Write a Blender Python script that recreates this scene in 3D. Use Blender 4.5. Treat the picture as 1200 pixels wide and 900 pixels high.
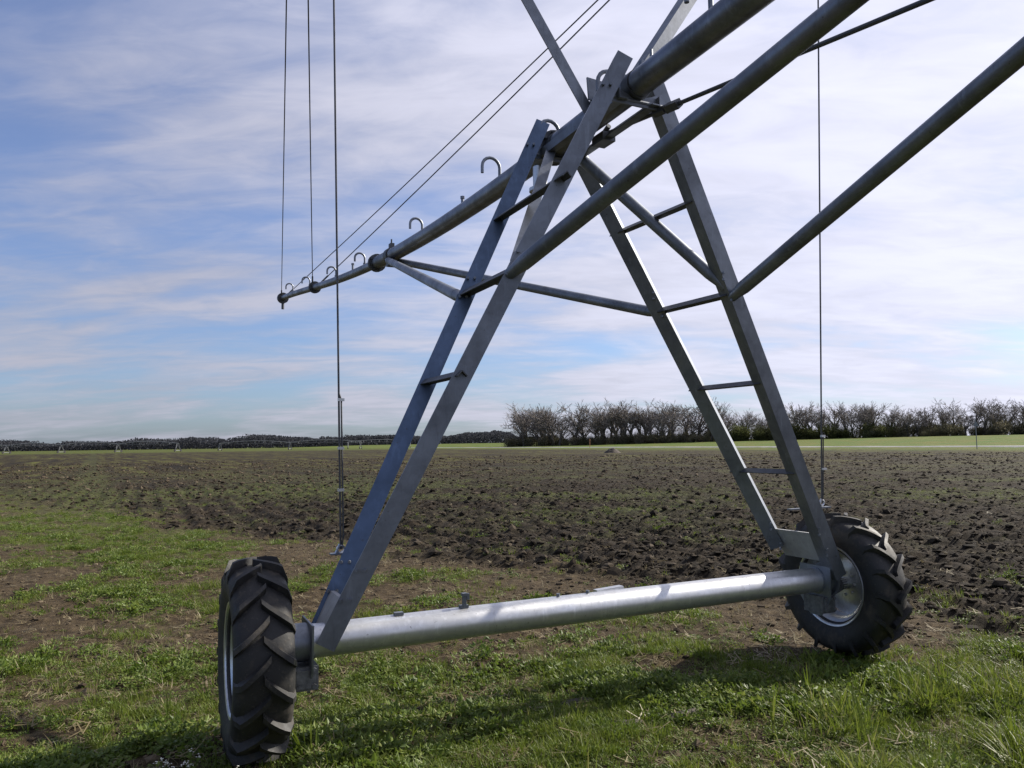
import bpy, math, random
import numpy as np
from mathutils import Vector, Matrix, Quaternion

# ------------------------------------------------------------------ camera, sky, sun
for o in list(bpy.data.objects): bpy.data.objects.remove(o)
scene = bpy.context.scene
C = scene.collection
R = math.radians
CAM_H = 1.6
cd = bpy.data.cameras.new('Camera'); cam = bpy.data.objects.new('Camera', cd); C.objects.link(cam)
cd.sensor_width = 36; cd.lens = 27.0; cd.clip_start = 0.05; cd.clip_end = 20000
cam.matrix_world = Matrix.Translation((0, 0, CAM_H)) @ Matrix.Rotation(R(94.45), 4, 'X') @ Matrix.Rotation(R(-0.75), 4, 'Z')
scene.camera = cam

SUN_EL = R(35); SUN_AZ = math.atan2(.90, .44)          # clockwise from +Y
SUN_DIR = Vector((math.sin(SUN_AZ)*math.cos(SUN_EL), math.cos(SUN_AZ)*math.cos(SUN_EL), math.sin(SUN_EL)))
sd = bpy.data.lights.new('Sun', 'SUN'); sd.energy = 5.0; sd.angle = R(0.6); sd.color = (1, .93, .82)
sun = bpy.data.objects.new('Sun', sd); C.objects.link(sun)
sun.rotation_euler = (-SUN_DIR).to_track_quat('-Z', 'Y').to_euler(); sun.location = (20, 15, 30)

scene.view_settings.view_transform = 'Standard'; scene.view_settings.look = 'None'
scene.view_settings.exposure = 0.75; scene.view_settings.gamma = 1.0
scene.view_settings.use_curve_mapping = False

w = bpy.data.worlds.new('World'); scene.world = w; w.use_nodes = True
def build_world(nt):
    N = nt.nodes; L = nt.links; N.clear()
    def n(t, **k):
        x = N.new(t)
        for a, b in k.items(): setattr(x, a, b)
        return x
    def math_(op, a, b=None, clamp=False):
        m = n('ShaderNodeMath', operation=op, use_clamp=clamp)
        for i, s in enumerate((a, b)):
            if s is None: continue
            if isinstance(s, (int, float)): m.inputs[i].default_value = s
            else: L.new(s, m.inputs[i])
        return m.outputs[0]
    out = n('ShaderNodeOutputWorld'); bg = n('ShaderNodeBackground'); bg.inputs['Strength'].default_value = 0.065
    sky = n('ShaderNodeTexSky', sky_type='NISHITA'); sky.sun_disc = False
    sky.sun_elevation = SUN_EL; sky.sun_rotation = SUN_AZ; sky.air_density = 1.0; sky.dust_density = 1.2; sky.ozone_density = 2.0
    tc = n('ShaderNodeTexCoord')
    sp = n('ShaderNodeSeparateXYZ'); L.new(tc.outputs['Generated'], sp.inputs[0])
    den = math_('ADD', math_('MAXIMUM', sp.outputs[2], 0.0), 0.16)
    cx = math_('DIVIDE', sp.outputs[0], den); cy = math_('DIVIDE', sp.outputs[1], den)
    cb = n('ShaderNodeCombineXYZ'); L.new(cx, cb.inputs[0]); L.new(cy, cb.inputs[1])
    def noise(scale, detail, rough, rot, sc, dist=0.0, off=(0, 0, 0)):
        mp = n('ShaderNodeMapping'); mp.inputs['Rotation'].default_value = (0, 0, R(rot)); mp.inputs['Scale'].default_value = sc
        mp.inputs['Location'].default_value = off
        L.new(cb.outputs[0], mp.inputs[0])
        t = n('ShaderNodeTexNoise'); t.inputs['Scale'].default_value = scale; t.inputs['Detail'].default_value = detail
        t.inputs['Roughness'].default_value = rough; t.inputs['Distortion'].default_value = dist
        L.new(mp.outputs[0], t.inputs['Vector']); return t.outputs['Fac']
    def ramp(v, a, b, c0=0.0, c1=1.0):
        m = n('ShaderNodeMapRange', interpolation_type='SMOOTHSTEP'); L.new(v, m.inputs['Value'])
        m.inputs['From Min'].default_value = a; m.inputs['From Max'].default_value = b
        m.inputs['To Min'].default_value = c0; m.inputs['To Max'].default_value = c1; return m.outputs[0]
    big = noise(.50, 4, .5, 15, (1, 1.7, 1), .5, (3.1, 1.7, 0))
    mid = noise(1.2, 6, .52, -8, (1, 1.9, 1), .5, (7.7, 4.2, 0))
    fine = noise(4.0, 7, .58, -14, (1, 2.2, 1), .7, (1.2, 9.3, 0))
    cov = math_('ADD', math_('ADD', math_('MULTIPLY', big, .95), math_('MULTIPLY', mid, .65)), math_('MULTIPLY', fine, .24))
    # brightness towards the sun: thin cloud scatters forward
    dot = n('ShaderNodeVectorMath', operation='DOT_PRODUCT'); L.new(tc.outputs['Generated'], dot.inputs[0]); dot.inputs[1].default_value = SUN_DIR
    fwd = ramp(dot.outputs['Value'], -.2, 1.0, 0, 1)
    cov2 = math_('ADD', cov, math_('MULTIPLY', fwd, .22))
    mask = ramp(cov2, .80, 1.16, .22, .95)
    shade = ramp(math_('ADD', math_('MULTIPLY', mid, .6), math_('MULTIPLY', fine, .4)), .36, .66, .90, 1.07)
    bright = math_('MULTIPLY', math_('ADD', 4.5, math_('MULTIPLY', math_('POWER', fwd, 1.5), 4.9)), shade)
    col = n('ShaderNodeMix', data_type='RGBA', blend_type='MULTIPLY'); col.inputs['Factor'].default_value = 1
    col.inputs['A'].default_value = (.92, .93, 1.11, 1)
    cbb = n('ShaderNodeCombineColor'); [L.new(bright, cbb.inputs[i]) for i in range(3)]
    L.new(cbb.outputs[0], col.inputs['B'])
    dim = n('ShaderNodeMix', data_type='RGBA', blend_type='MULTIPLY'); dim.inputs['Factor'].default_value = 1
    L.new(sky.outputs[0], dim.inputs['A']); dim.inputs['B'].default_value = (.78, 1.0, 1.40, 1)
    mx = n('ShaderNodeMix', data_type='RGBA'); L.new(mask, mx.inputs['Factor']); L.new(dim.outputs['Result'], mx.inputs['A']); L.new(col.outputs['Result'], mx.inputs['B'])
    L.new(mx.outputs['Result'], bg.inputs['Color']); L.new(bg.outputs[0], out.inputs[0])
build_world(w.node_tree)

rng = np.random.default_rng(7); random.seed(7)

# ------------------------------------------------------------------ helpers
def tag(o, label=None, cat=None, group=None, kind=None):
    if label: o['label'] = label
    if cat: o['category'] = cat
    if group: o['group'] = group
    if kind: o['kind'] = kind
    return o
def empty(name, loc=(0, 0, 0), rz=0, parent=None):
    o = bpy.data.objects.new(name, None); C.objects.link(o); o.location = loc; o.rotation_euler = (0, 0, rz)
    o.empty_display_size = .2; o.parent = parent; return o
class MB:
    def __init__(s): s.v = []; s.f = []
    def add(s, V, F):
        b = len(s.v); s.v += [tuple(map(float, p)) for p in V]; s.f += [tuple(b+i for i in q) for q in F]; return s
    def tube(s, pts, r, seg=10, cap=True, up=(0, 0, 1)):
        pts = [Vector(p) for p in pts]; n = len(pts); rr = r if hasattr(r, '__len__') else [r]*n
        V = []; ref = None
        for i, p in enumerate(pts):
            t = (pts[min(i+1, n-1)]-pts[max(i-1, 0)]).normalized()
            if ref is None:
                a = Vector(up) if abs(t.dot(Vector(up))) < .95 else Vector((1, 0, 0))
                ref = (a-t*a.dot(t)).normalized()
            else: ref = (ref-t*ref.dot(t)).normalized()
            q = t.cross(ref)
            V += [p+rr[i]*(math.cos(2*math.pi*k/seg)*ref+math.sin(2*math.pi*k/seg)*q) for k in range(seg)]
        F = [(i*seg+k, i*seg+(k+1) % seg, (i+1)*seg+(k+1) % seg, (i+1)*seg+k) for i in range(n-1) for k in range(seg)]
        if cap: F += [tuple(reversed(range(seg))), tuple((n-1)*seg+k for k in range(seg))]
        return s.add(V, F)
    def prism(s, poly, p0, p1, X, Y):      # 2-D polygon swept from p0 to p1
        p0, p1, X, Y = map(Vector, (p0, p1, X, Y)); n = len(poly)
        V = [p0+X*a+Y*b for a, b in poly]+[p1+X*a+Y*b for a, b in poly]
        F = [(k, (k+1) % n, n+(k+1) % n, n+k) for k in range(n)]+[tuple(reversed(range(n))), tuple(n+k for k in range(n))]
        return s.add(V, F)
    def angle(s, p0, p1, corner, wd=.1, th=.009):   # L iron; its corner points along `corner`
        p0, p1 = Vector(p0), Vector(p1); t = (p1-p0).normalized(); c = Vector(corner); c = (c-t*c.dot(t)).normalized(); d = t.cross(c)
        a = (-c+d).normalized(); b = (-c-d).normalized(); o = .35*wd
        poly = [(0, 0), (wd, 0), (wd, th), (th, th), (th, wd), (0, wd)]
        return s.prism(poly, p0+c*o, p1+c*o, a, b)
    def box(s, c, size, X=(1, 0, 0), Y=(0, 1, 0)):
        X = Vector(X).normalized(); Y = Vector(Y); Y = (Y-X*Y.dot(X)).normalized(); Zv = X.cross(Y); c = Vector(c); a, b, h = [k/2 for k in size]
        return s.prism([(-a, -b), (a, -b), (a, b), (-a, b)], c-Zv*h, c+Zv*h, X, Y)
    def lathe(s, prof, seg, c=(0, 0, 0), axis=(0, 0, 1)):   # prof (radius, height)
        ax = Vector(axis).normalized(); a = Vector((0, 0, 1)) if abs(ax.z) < .9 else Vector((1, 0, 0)); X = (a-ax*a.dot(ax)).normalized(); Y = ax.cross(X); c = Vector(c)
        n = len(prof)
        V = [c+ax*h+r*(math.cos(2*math.pi*k/seg)*X+math.sin(2*math.pi*k/seg)*Y) for r, h in prof for k in range(seg)]
        F = [(i*seg+k, i*seg+(k+1) % seg, (i+1)*seg+(k+1) % seg, (i+1)*seg+k) for i in range(n-1) for k in range(seg)]
        return s.add(V, F)
    def mesh(s, name, mat, smooth=None):
        m = bpy.data.meshes.new(name); m.from_pydata(s.v, [], s.f); m.update()
        if mat: m.materials.append(mat)
        import bmesh
        b = bmesh.new(); b.from_mesh(m); bmesh.ops.recalc_face_normals(b, faces=b.faces); b.to_mesh(m); b.free()
        if smooth is not None:
            m.polygons.foreach_set('use_smooth', [True]*len(m.polygons)); m.set_sharp_from_angle(angle=R(smooth))
        return m
    def build(s, name, mat, parent=None, smooth=35):
        o = bpy.data.objects.new(name, s.mesh(name, mat, smooth)); C.objects.link(o); o.parent = parent; return o
def np_mesh(name, V, F, mat, smooth=False):
    V = np.asarray(V, np.float32); F = np.asarray(F, np.int32); m = bpy.data.meshes.new(name)
    k = F.shape[1]; m.vertices.add(len(V)); m.vertices.foreach_set('co', V.ravel()); m.loops.add(F.size); m.loops.foreach_set('vertex_index', F.ravel())
    m.polygons.add(len(F)); m.polygons.foreach_set('loop_start', np.arange(len(F), dtype=np.int32)*k)
    m.polygons.foreach_set('use_smooth', np.full(len(F), smooth)); m.update(calc_edges=True)
    if mat: m.materials.append(mat)
    return m
# vectorised gradient noise
_perm = rng.permutation(4096)
def _h(ix, iy, s): return _perm[(_perm[(ix+s*131) & 4095]+iy) & 4095]
_ga = rng.uniform(0, 2*np.pi, 4096); _gx = np.cos(_ga); _gy = np.sin(_ga)
def gnoise(x, y, s=0):
    ix = np.floor(x).astype(int); iy = np.floor(y).astype(int); fx = x-ix; fy = y-iy
    ux = fx*fx*fx*(fx*(fx*6-15)+10); uy = fy*fy*fy*(fy*(fy*6-15)+10)
    def g(a, b): h = _h(ix+a, iy+b, s); return _gx[h]*(fx-a)+_gy[h]*(fy-b)
    return 1.5*((g(0, 0)*(1-ux)+g(1, 0)*ux)*(1-uy)+(g(0, 1)*(1-ux)+g(1, 1)*ux)*uy)
def fbm(x, y, oct=4, s=0, gain=.5):
    r = 0; a = 1
    for i in range(oct): r = r+a*gnoise(x*2**i, y*2**i, s+i*7); a *= gain
    return r
def sstep(a, b, x): t = np.clip((x-a)/(b-a), 0, 1); return t*t*(3-2*t)

# ------------------------------------------------------------------ materials
def new_mat(name):
    m = bpy.data.materials.new(name); m.use_nodes = True; nt = m.node_tree; p = nt.nodes['Principled BSDF']; return m, nt, p
def tex(nt, scale, detail=4, rough=.55, vec=None, dist=0):
    t = nt.nodes.new('ShaderNodeTexNoise'); t.inputs['Scale'].default_value = scale; t.inputs['Detail'].default_value = detail
    t.inputs['Roughness'].default_value = rough; t.inputs['Distortion'].default_value = dist
    if vec is not None: nt.links.new(vec, t.inputs['Vector'])
    return t.outputs['Fac']
def cramp(nt, v, stops):
    r = nt.nodes.new('ShaderNodeValToRGB'); e = r.color_ramp.elements
    while len(e) < len(stops): e.new(.5)
    for k, (p, c) in enumerate(stops): e[k].position = p; e[k].color = (*c, 1) if len(c) == 3 else c
    nt.links.new(v, r.inputs[0]); return r.outputs[0]
def mixc(nt, f, a, b, blend='MIX'):
    m = nt.nodes.new('ShaderNodeMix'); m.data_type = 'RGBA'; m.blend_type = blend
    for s, i in ((f, 'Factor'), (a, 'A'), (b, 'B')):
        if isinstance(s, (int, float)): m.inputs[i].default_value = s
        elif isinstance(s, tuple): m.inputs[i].default_value = (*s, 1)
        else: nt.links.new(s, m.inputs[i])
    return m.outputs['Result']
def mapr(nt, v, a, b, c=0, d=1):
    m = nt.nodes.new('ShaderNodeMapRange'); nt.links.new(v, m.inputs[0])
    for i, k in enumerate((a, b, c, d)): m.inputs[i+1].default_value = k
    return m.outputs[0]
def bump(nt, p, h, dist, strength=1):
    b = nt.nodes.new('ShaderNodeBump'); b.inputs['Distance'].default_value = dist; b.inputs['Strength'].default_value = strength
    nt.links.new(h, b.inputs['Height']); nt.links.new(b.outputs[0], p.inputs['Normal'])
def coords(nt, kind='Object'): return nt.nodes.new('ShaderNodeTexCoord').outputs[kind]

def steel(name, base, rough, metal=.8, dirt=.35, spangle=60):
    m, nt, p = new_mat(name); v = coords(nt)
    vo = nt.nodes.new('ShaderNodeTexVoronoi'); vo.inputs['Scale'].default_value = spangle; nt.links.new(v, vo.inputs['Vector'])
    sp = nt.nodes.new('ShaderNodeSeparateColor'); nt.links.new(vo.outputs['Color'], sp.inputs[0])
    big = tex(nt, 3.5, 6, .65, v); fine = tex(nt, 45, 4, .6, v)
    c = mixc(nt, mapr(nt, sp.outputs[0], 0, 1, 0, .30), base, tuple(k*.62 for k in base))
    mp = nt.nodes.new('ShaderNodeMapping'); nt.links.new(v, mp.inputs[0]); mp.inputs['Scale'].default_value = (9, 9, 1.1); drip = tex(nt, 2.5, 6, .7, mp.outputs[0])
    c = mixc(nt, mapr(nt, big, .40, .66, 0, dirt), c, tuple(k*.42 for k in base))
    c = mixc(nt, mapr(nt, drip, .56, .68, 0, .45), c, tuple(min(1, k*1.35) for k in base))
    c = mixc(nt, mapr(nt, drip, .40, .32, 0, .5), c, tuple(k*.5 for k in base))
    c = mixc(nt, mapr(nt, fine, .66, .74, 0, .7), c, (.07, .06, .05))
    nt.links.new(c, p.inputs['Base Color']); p.inputs['Metallic'].default_value = metal
    nt.links.new(mapr(nt, big, .3, .7, rough-.07, rough+.12), p.inputs['Roughness'])
    bump(nt, p, fine, .001, .25); return m
M = {}
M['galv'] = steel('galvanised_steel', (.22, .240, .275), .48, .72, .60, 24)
M['galv_sky_tint'] = steel('sky_tinted_steel', (.105, .15, .235), .42, .75, .5, 24)  # leg L1: reflected blue sky put into the base colour
M['galv_plate'] = steel('dull_plate', (.40, .41, .42), .6, .3, .4, 30)
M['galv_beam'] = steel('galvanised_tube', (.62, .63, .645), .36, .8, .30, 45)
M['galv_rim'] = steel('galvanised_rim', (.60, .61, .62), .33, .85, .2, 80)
M['pipe'] = steel('pipe_steel', (.22, .235, .265), .40, .8, .7, 40)
M['dark_steel'] = steel('dark_steel', (.10, .105, .115), .5, .6, .4, 60)
def simple(name, base, rough, metal=0, scale=30, var=.35, bumpd=0):
    m, nt, p = new_mat(name); v = coords(nt); t = tex(nt, scale, 5, .6, v)
    c = mixc(nt, mapr(nt, t, .35, .65), tuple(k*(1-var) for k in base), tuple(min(1, k*(1+var)) for k in base))
    nt.links.new(c, p.inputs['Base Color']); p.inputs['Roughness'].default_value = rough; p.inputs['Metallic'].default_value = metal
    if bumpd: bump(nt, p, t, bumpd)
    return m
def rubber():
    m, nt, p = new_mat('tyre_rubber'); v = coords(nt); t = tex(nt, 9, 7, .65, v); f = tex(nt, 70, 4, .6, v)
    c = cramp(nt, t, [(.34, (.007, .007, .0075)), (.54, (.014, .0135, .013)), (.72, (.060, .050, .038))])
    c = mixc(nt, mapr(nt, f, .6, .75, 0, .5), c, (.10, .085, .065))
    nt.links.new(c, p.inputs['Base Color']); nt.links.new(mapr(nt, t, .3, .7, .48, .8), p.inputs['Roughness']); bump(nt, p, f, .002, .5); return m
M['rubber'] = rubber()
M['cable'] = simple('steel_cable', (.09, .092, .10), .5, .5, 200)
M['gear'] = simple('gearbox_paint', (.11, .115, .12), .55, .2, 25, .4, .002)

def ground_mat():
    m, nt, p = new_mat('field_soil'); v = coords(nt)
    at = lambda n_: (lambda a: (setattr(a, 'attribute_name', n_), a.outputs['Fac'])[1])(nt.nodes.new('ShaderNodeAttribute'))
    plow, green, meadow, track, far = [at(k) for k in ('plow', 'green', 'meadow', 'track', 'far')]
    n1 = tex(nt, .9, 8, .65, v); n2 = tex(nt, 9, 8, .75, v); n3 = tex(nt, 38, 6, .7, v); n4 = tex(nt, .12, 6, .6, v)
    brown = cramp(nt, n2, [(0.34, (0.0151, 0.01, 0.005)), (0.5, (0.0504, 0.0352, 0.0187)), (0.66, (0.1176, 0.088, 0.0504))])
    dark = cramp(nt, n2, [(0.34, (0.0046, 0.0034, 0.0022)), (0.5, (0.0176, 0.0128, 0.0076)), (0.66, (0.0504, 0.0384, 0.0245))])
    red = cramp(nt, n2, [(0.34, (0.0218, 0.0152, 0.0086)), (0.5, (0.0554, 0.04, 0.0223)), (0.68, (0.105, 0.08, 0.0475))])
    c = mixc(nt, plow, brown, dark); c = mixc(nt, track, c, red)
    c = mixc(nt, mapr(nt, n3, .58, .78, 0, .55), c, (.19, .155, .11))
    gcol = cramp(nt, n3, [(.3, (.032, .042, .012)), (.55, (.075, .09, .026)), (.75, (.13, .125, .05))])
    gm = nt.nodes.new('ShaderNodeMath'); gm.operation = 'MULTIPLY'; nt.links.new(green, gm.inputs[0]); nt.links.new(mapr(nt, n2, .38, .60, .1, 1), gm.inputs[1])
    c = mixc(nt, gm.outputs[0], c, gcol)
    # far field: mottled in long strips
    def dot(vec):
        d = nt.nodes.new('ShaderNodeVectorMath'); d.operation = 'DOT_PRODUCT'; nt.links.new(v, d.inputs[0]); d.inputs[1].default_value = vec; return d.outputs['Value']
    cx = nt.nodes.new('ShaderNodeCombineXYZ'); nt.links.new(dot((-.0287, .0527, 0)), cx.inputs[0]); nt.links.new(dot((.878, .478, 0)), cx.inputs[1])
    s1 = tex(nt, .55, 9, .75, cx.outputs[0])
    f2 = tex(nt, .16, 12, .82, v)
    fs = nt.nodes.new('ShaderNodeMath'); fs.operation = 'MULTIPLY_ADD'; nt.links.new(s1, fs.inputs[0]); fs.inputs[1].default_value = .55; nt.links.new(mapr(nt, f2, 0, 1, 0, .45), fs.inputs[2])
    fcol = cramp(nt, fs.outputs[0], [(0.41, (0.0059, 0.0048, 0.0029)), (0.48, (0.0218, 0.016, 0.0079)), (0.53, (0.0437, 0.0376, 0.0115)), (0.6, (0.084, 0.092, 0.0202))])
    c = mixc(nt, far, c, fcol)
    mead = mixc(nt, mapr(nt, n4, .40, .60), (.100, .100, .020), (.052, .096, .010))
    c = mixc(nt, meadow, c, mead)
    nt.links.new(c, p.inputs['Base Color']); p.inputs['Roughness'].default_value = .95; p.inputs['Specular IOR Level'].default_value = .15
    h = nt.nodes.new('ShaderNodeMath'); h.operation = 'ADD'; nt.links.new(n2, h.inputs[0]); nt.links.new(mapr(nt, n3, 0, 1, 0, .35), h.inputs[1])
    bump(nt, p, h.outputs[0], .06, .8); return m
def leaf_mat(name, cols, trans=.45, rough=.5):
    m = bpy.data.materials.new(name); m.use_nodes = True; nt = m.node_tree; nt.nodes.clear(); n = nt.nodes.new; L = nt.links.new
    oi = n('ShaderNodeObjectInfo'); geo = n('ShaderNodeNewGeometry')
    k = n('ShaderNodeMath'); k.operation = 'MULTIPLY_ADD'; L(geo.outputs['Random Per Island'], k.inputs[0]); k.inputs[1].default_value = .45
    kk = n('ShaderNodeMath'); kk.operation = 'MULTIPLY'; L(oi.outputs['Random'], kk.inputs[0]); kk.inputs[1].default_value = .55; L(kk.outputs[0], k.inputs[2])
    c = cramp(nt, k.outputs[0], [(i/(len(cols)-1), q) for i, q in enumerate(cols)])
    d = n('ShaderNodeBsdfPrincipled'); L(c, d.inputs['Base Color']); d.inputs['Roughness'].default_value = rough; d.inputs['Specular IOR Level'].default_value = .3 if rough < .9 else 0
    t = n('ShaderNodeBsdfTranslucent'); L(c, t.inputs[0]); mx = n('ShaderNodeMixShader'); mx.inputs[0].default_value = trans
    L(d.outputs[0], mx.inputs[1]); L(t.outputs[0], mx.inputs[2]); o = n('ShaderNodeOutputMaterial'); L(mx.outputs[0], o.inputs[0]); return m
M['soil'] = ground_mat()
M['grass'] = leaf_mat('grass_blades', [(.056, .088, .010), (.102, .145, .016), (.150, .190, .028), (.22, .21, .07)])
M['weed'] = leaf_mat('weed_leaves', [(.050, .086, .010), (.090, .138, .018), (.135, .182, .03), (.19, .205, .055)], .4)
M['dry'] = leaf_mat('dry_grass', [(.12, .095, .045), (.22, .18, .095), (.34, .30, .19)], .3)
M['bark'] = simple('bark', (.075, .065, .057), .9, 0, 2, .3)
M['twig'] = simple('twigs', (.18, .158, .14), .9, 0, 1, .3)
M['bush'] = leaf_mat('bush_leaves', [(.15, .13, .10), (.155, .142, .09), (.155, .155, .08)], .45, .8)
M['woods'] = leaf_mat('far_wood', [(.055, .058, .068), (.06, .063, .072), (.068, .07, .076)], .3, 1)  # bluish cast is distance haze painted into the woods' colour
M['flower'] = simple('white_petals', (.62, .62, .55), .7)
M['wood'] = simple('weathered_wood', (.060, .050, .040), .9, 0, 18, .5, .004)

# ------------------------------------------------------------------ ground
BX, BY = 4.1, 6.15                                  # edge of the ploughed land passes here
def edge_q(x, y): return (x-BX)*.675+(y-BY)*.738+.9*gnoise(x*.35, y*.35, 3)+.7*gnoise(x*1.3, y*1.3, 4)+.4*gnoise(x*3.7, y*3.7, 6)
def road_q(x, y):                                   # signed distance to the road's centre line, + beyond it
    return (x-86)*.9138+(y-124)*.4061
def base_h(x, y):
    rise = 2.5*sstep(4, 150, road_q(x, y))*(y > 30)
    und = .05*gnoise(x*.11, y*.11, 11)*sstep(6, 14, np.hypot(x, y))
    return rise+und
def masks(x, y):
    r = np.hypot(x, y); q = edge_q(x, y)
    plow = sstep(-.8, .9, q)
    patch = fbm(x*.55+3, y*.55, 3, 21)
    g = np.clip(.30+.85*patch, 0, 1)
    near = sstep(6.3, 4.3, y+.18*np.minimum(0, x-1)-.25*np.clip(x-1.5, 0, 3))
    g = np.clip(g+near*.5, 0, 1)
    right = sstep(.8, 2.6, x)*sstep(6.0, 4.9, y-.15*(x-2)); g = np.clip(g+right*.42, 0, 1)
    bare = sstep(.0, .28, fbm(x*1.1+9, y*1.1, 4, 25)); g = g*(1-.88*bare*(1-.6*right)*(1-.35*near))
    lawn = sstep(-4.3, -3.0, q)*sstep(.3, -.4, q)*sstep(-3.4, -4.8, x); g = np.maximum(g, lawn*np.clip(.80+.7*patch-.35*bare, 0, 1))
    track = sstep(-2.4, -1.5, q)*sstep(.2, -.4, q)*sstep(-6.5, -4, x)*sstep(3.2, 1.6, x)*(1-lawn)
    track = np.maximum(track, .8*sstep(-6.2, -5.0, q)*sstep(-3.6, -4.4, q)*sstep(-1.5, -3, x))
    g = g*(1-.6*track)
    farband = np.clip(.06+.50*sstep(2, -10, x)+1.1*fbm(x*.09, y*.16, 4, 33)+.5*fbm(x*.6, y*.6, 3, 35), 0, 1)*sstep(9, 24, y)
    spot = np.clip(-.26+1.4*fbm(x*.8, y*.8, 3, 41), 0, 1)*.6
    g = g*(1-plow)+plow*np.clip(farband*.8+spot, 0, .9)
    rd = road_q(x, y)
    meadow = np.maximum(sstep(-50, -22, rd+9*gnoise(x*.06, y*.06, 5)+5*gnoise(x*.3, y*.3, 15))*.8, sstep(3, 4, rd))*(y > 30)
    meadow = np.maximum(meadow, .6*sstep(260, 330, y+12*gnoise(x*.02, y*.02, 8))*sstep(60, 0, x))
    far = sstep(25, 75, r)
    strip = sstep(1.3, .5, np.abs((x+10)*.878+(y-18)*.478+.3*gnoise(x*.5, y*.5, 19)))*sstep(14, 20, y); g = np.maximum(g, .7*strip); far = far*(1-.55*strip)
    return plow, np.clip(g, 0, 1), np.clip(meadow, 0, 1), np.clip(track, 0, 1), far
def height(x, y):
    r = np.hypot(x, y); q = edge_q(x, y); plow = sstep(-.5, .7, q); far = sstep(60, 20, r); mid = sstep(18, 45, r)*sstep(255, 140, r)
    h = base_h(x, y)
    amp = .026+.042*plow
    n = fbm(x*1.6, y*1.6, 3, 51)*.7+fbm(x*5.5, y*5.5, 3, 57)*.55
    rows = .036*np.sin((x*.90+y*.436)*2*np.pi/.55+1.2*gnoise(x*.5, y*.5, 61))*plow
    h = h+(amp*n+rows)*far
    h = h+mid*(.05*fbm(x*.45, y*.35, 4, 67, .62)+.03*gnoise(x*1.7, y*1.1, 69))
    for wx, wy in ((-1.37, 4.01), (2.50, 5.885)):         # settled under the wheels
        d = np.hypot(x-wx, y-wy); h = h*sstep(.25, .8, d)+(.035*sstep(.95, .3, d) if wx < 0 else 0)
    return h
a_f = np.arange(-56, 56.01, .16); a_c = np.concatenate([np.arange(56.8, 120, 4), np.arange(120, 240, 8), np.arange(240, 304, 4)])
ang = np.radians(np.concatenate([a_f, a_c]))
rad = [.35]
while rad[-1] < 2.4: rad.append(rad[-1]*1.13)
while rad[-1] < 45: rad.append(rad[-1]*1.0068)
while rad[-1] < 260: rad.append(rad[-1]*1.011)
while rad[-1] < 500: rad.append(rad[-1]*1.04)
while rad[-1] < 9000: rad.append(rad[-1]*1.15)
rad = np.array(rad); AA, RR = np.meshgrid(ang, rad)
GX = (RR*np.sin(AA)).ravel(); GY = (RR*np.cos(AA)).ravel(); GZ = height(GX, GY)
na, nr = len(ang), len(rad)
V = np.column_stack([GX, GY, GZ]); V = np.vstack([V, [[0, 0, 0]]])
I = np.arange(nr*na).reshape(nr, na); J = np.roll(I, -1, 1)
F = np.stack([I[:-1], I[1:], J[1:], J[:-1]], -1).reshape(-1, 4)
gm = np_mesh('ground', V, F, M['soil'], True)
for k, arr in zip(('plow', 'green', 'meadow', 'track', 'far'), masks(V[:, 0], V[:, 1])):
    if k == 'green': arr = arr*(.25+.75*sstep(7, 20, np.hypot(V[:, 0], V[:, 1])))
    a = gm.attributes.new(k, 'FLOAT', 'POINT'); a.data.foreach_set('value', arr.astype(np.float32))
ground = bpy.data.objects.new('ground', gm); C.objects.link(ground); tag(ground, kind='structure')
ground['label'] = 'brown field soil, ploughed beyond the wheels'

# road far across the field
def road():
    n = 120; V = []; F = []
    for i in range(n):
        t = -260+i*(620/(n-1)); cx, cy = 86-.4061*t, 124+.9138*t
        for s, dz in ((-4.2, -.3), (-2.9, .16), (2.9, .16), (4.2, -.3)):
            x, y = cx+.9138*s, cy+.4061*s; V.append((x, y, float(base_h(np.array([cx]), np.array([cy]))[0])+dz))
    for i in range(n-1):
        for k in range(3): F.append((i*4+k, i*4+k+1, i*4+k+5, i*4+k+4))
    m = np_mesh('road', V, F, simple('asphalt', (.23, .225, .22), .8, 0, .5, .2)); o = bpy.data.objects.new('road', m); C.objects.link(o); tag(o, kind='structure')
road()

# ------------------------------------------------------------------ the irrigation machine
U = Vector((.9, .436, 0)).normalized(); O = Vector((.582, 4.954, 0))
mach = empty('irrigation_machine', O, math.atan2(U.y, U.x))
tag(mach, 'galvanised irrigation machine tower on two tractor-tread wheels with overhanging water pipe', 'irrigation machine')
# local axes: x = along base beam (towards the far right wheel), y = along the pipe away from the camera
HUB = .525; XL, XR = -2.135, 2.07; BZ = .575
def part(name, mb, mat='galv', parent=mach, smooth=35): return mb.build(name, M[mat], parent, smooth)
# base beam
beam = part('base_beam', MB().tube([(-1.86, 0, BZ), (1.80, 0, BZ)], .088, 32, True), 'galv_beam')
for xx, sx in ((-1.37, .03), (-.98, .035)):
    b = MB().box((xx, -.01, BZ+.094), (.05, .035, .016))
    if xx > -1.2: b.box((xx, -.02, BZ+.125), (.02, .02, .06)).box((xx+.022, -.02, BZ+.15), (.016, .016, .035)).box((xx, -.02, BZ+.163), (.03, .03, .016))
    part('clip', b, 'galv', beam)
part('plate', MB().box((.05, .055, BZ+.085), (.20, .05, .02), (1, 0, .05)), 'galv_rim', beam)
for xx in (-.35, -.14): part('stud', MB().tube([(xx, 0, BZ+.085), (xx, 0, BZ+.105)], .012, 8), 'galv', beam)
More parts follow.
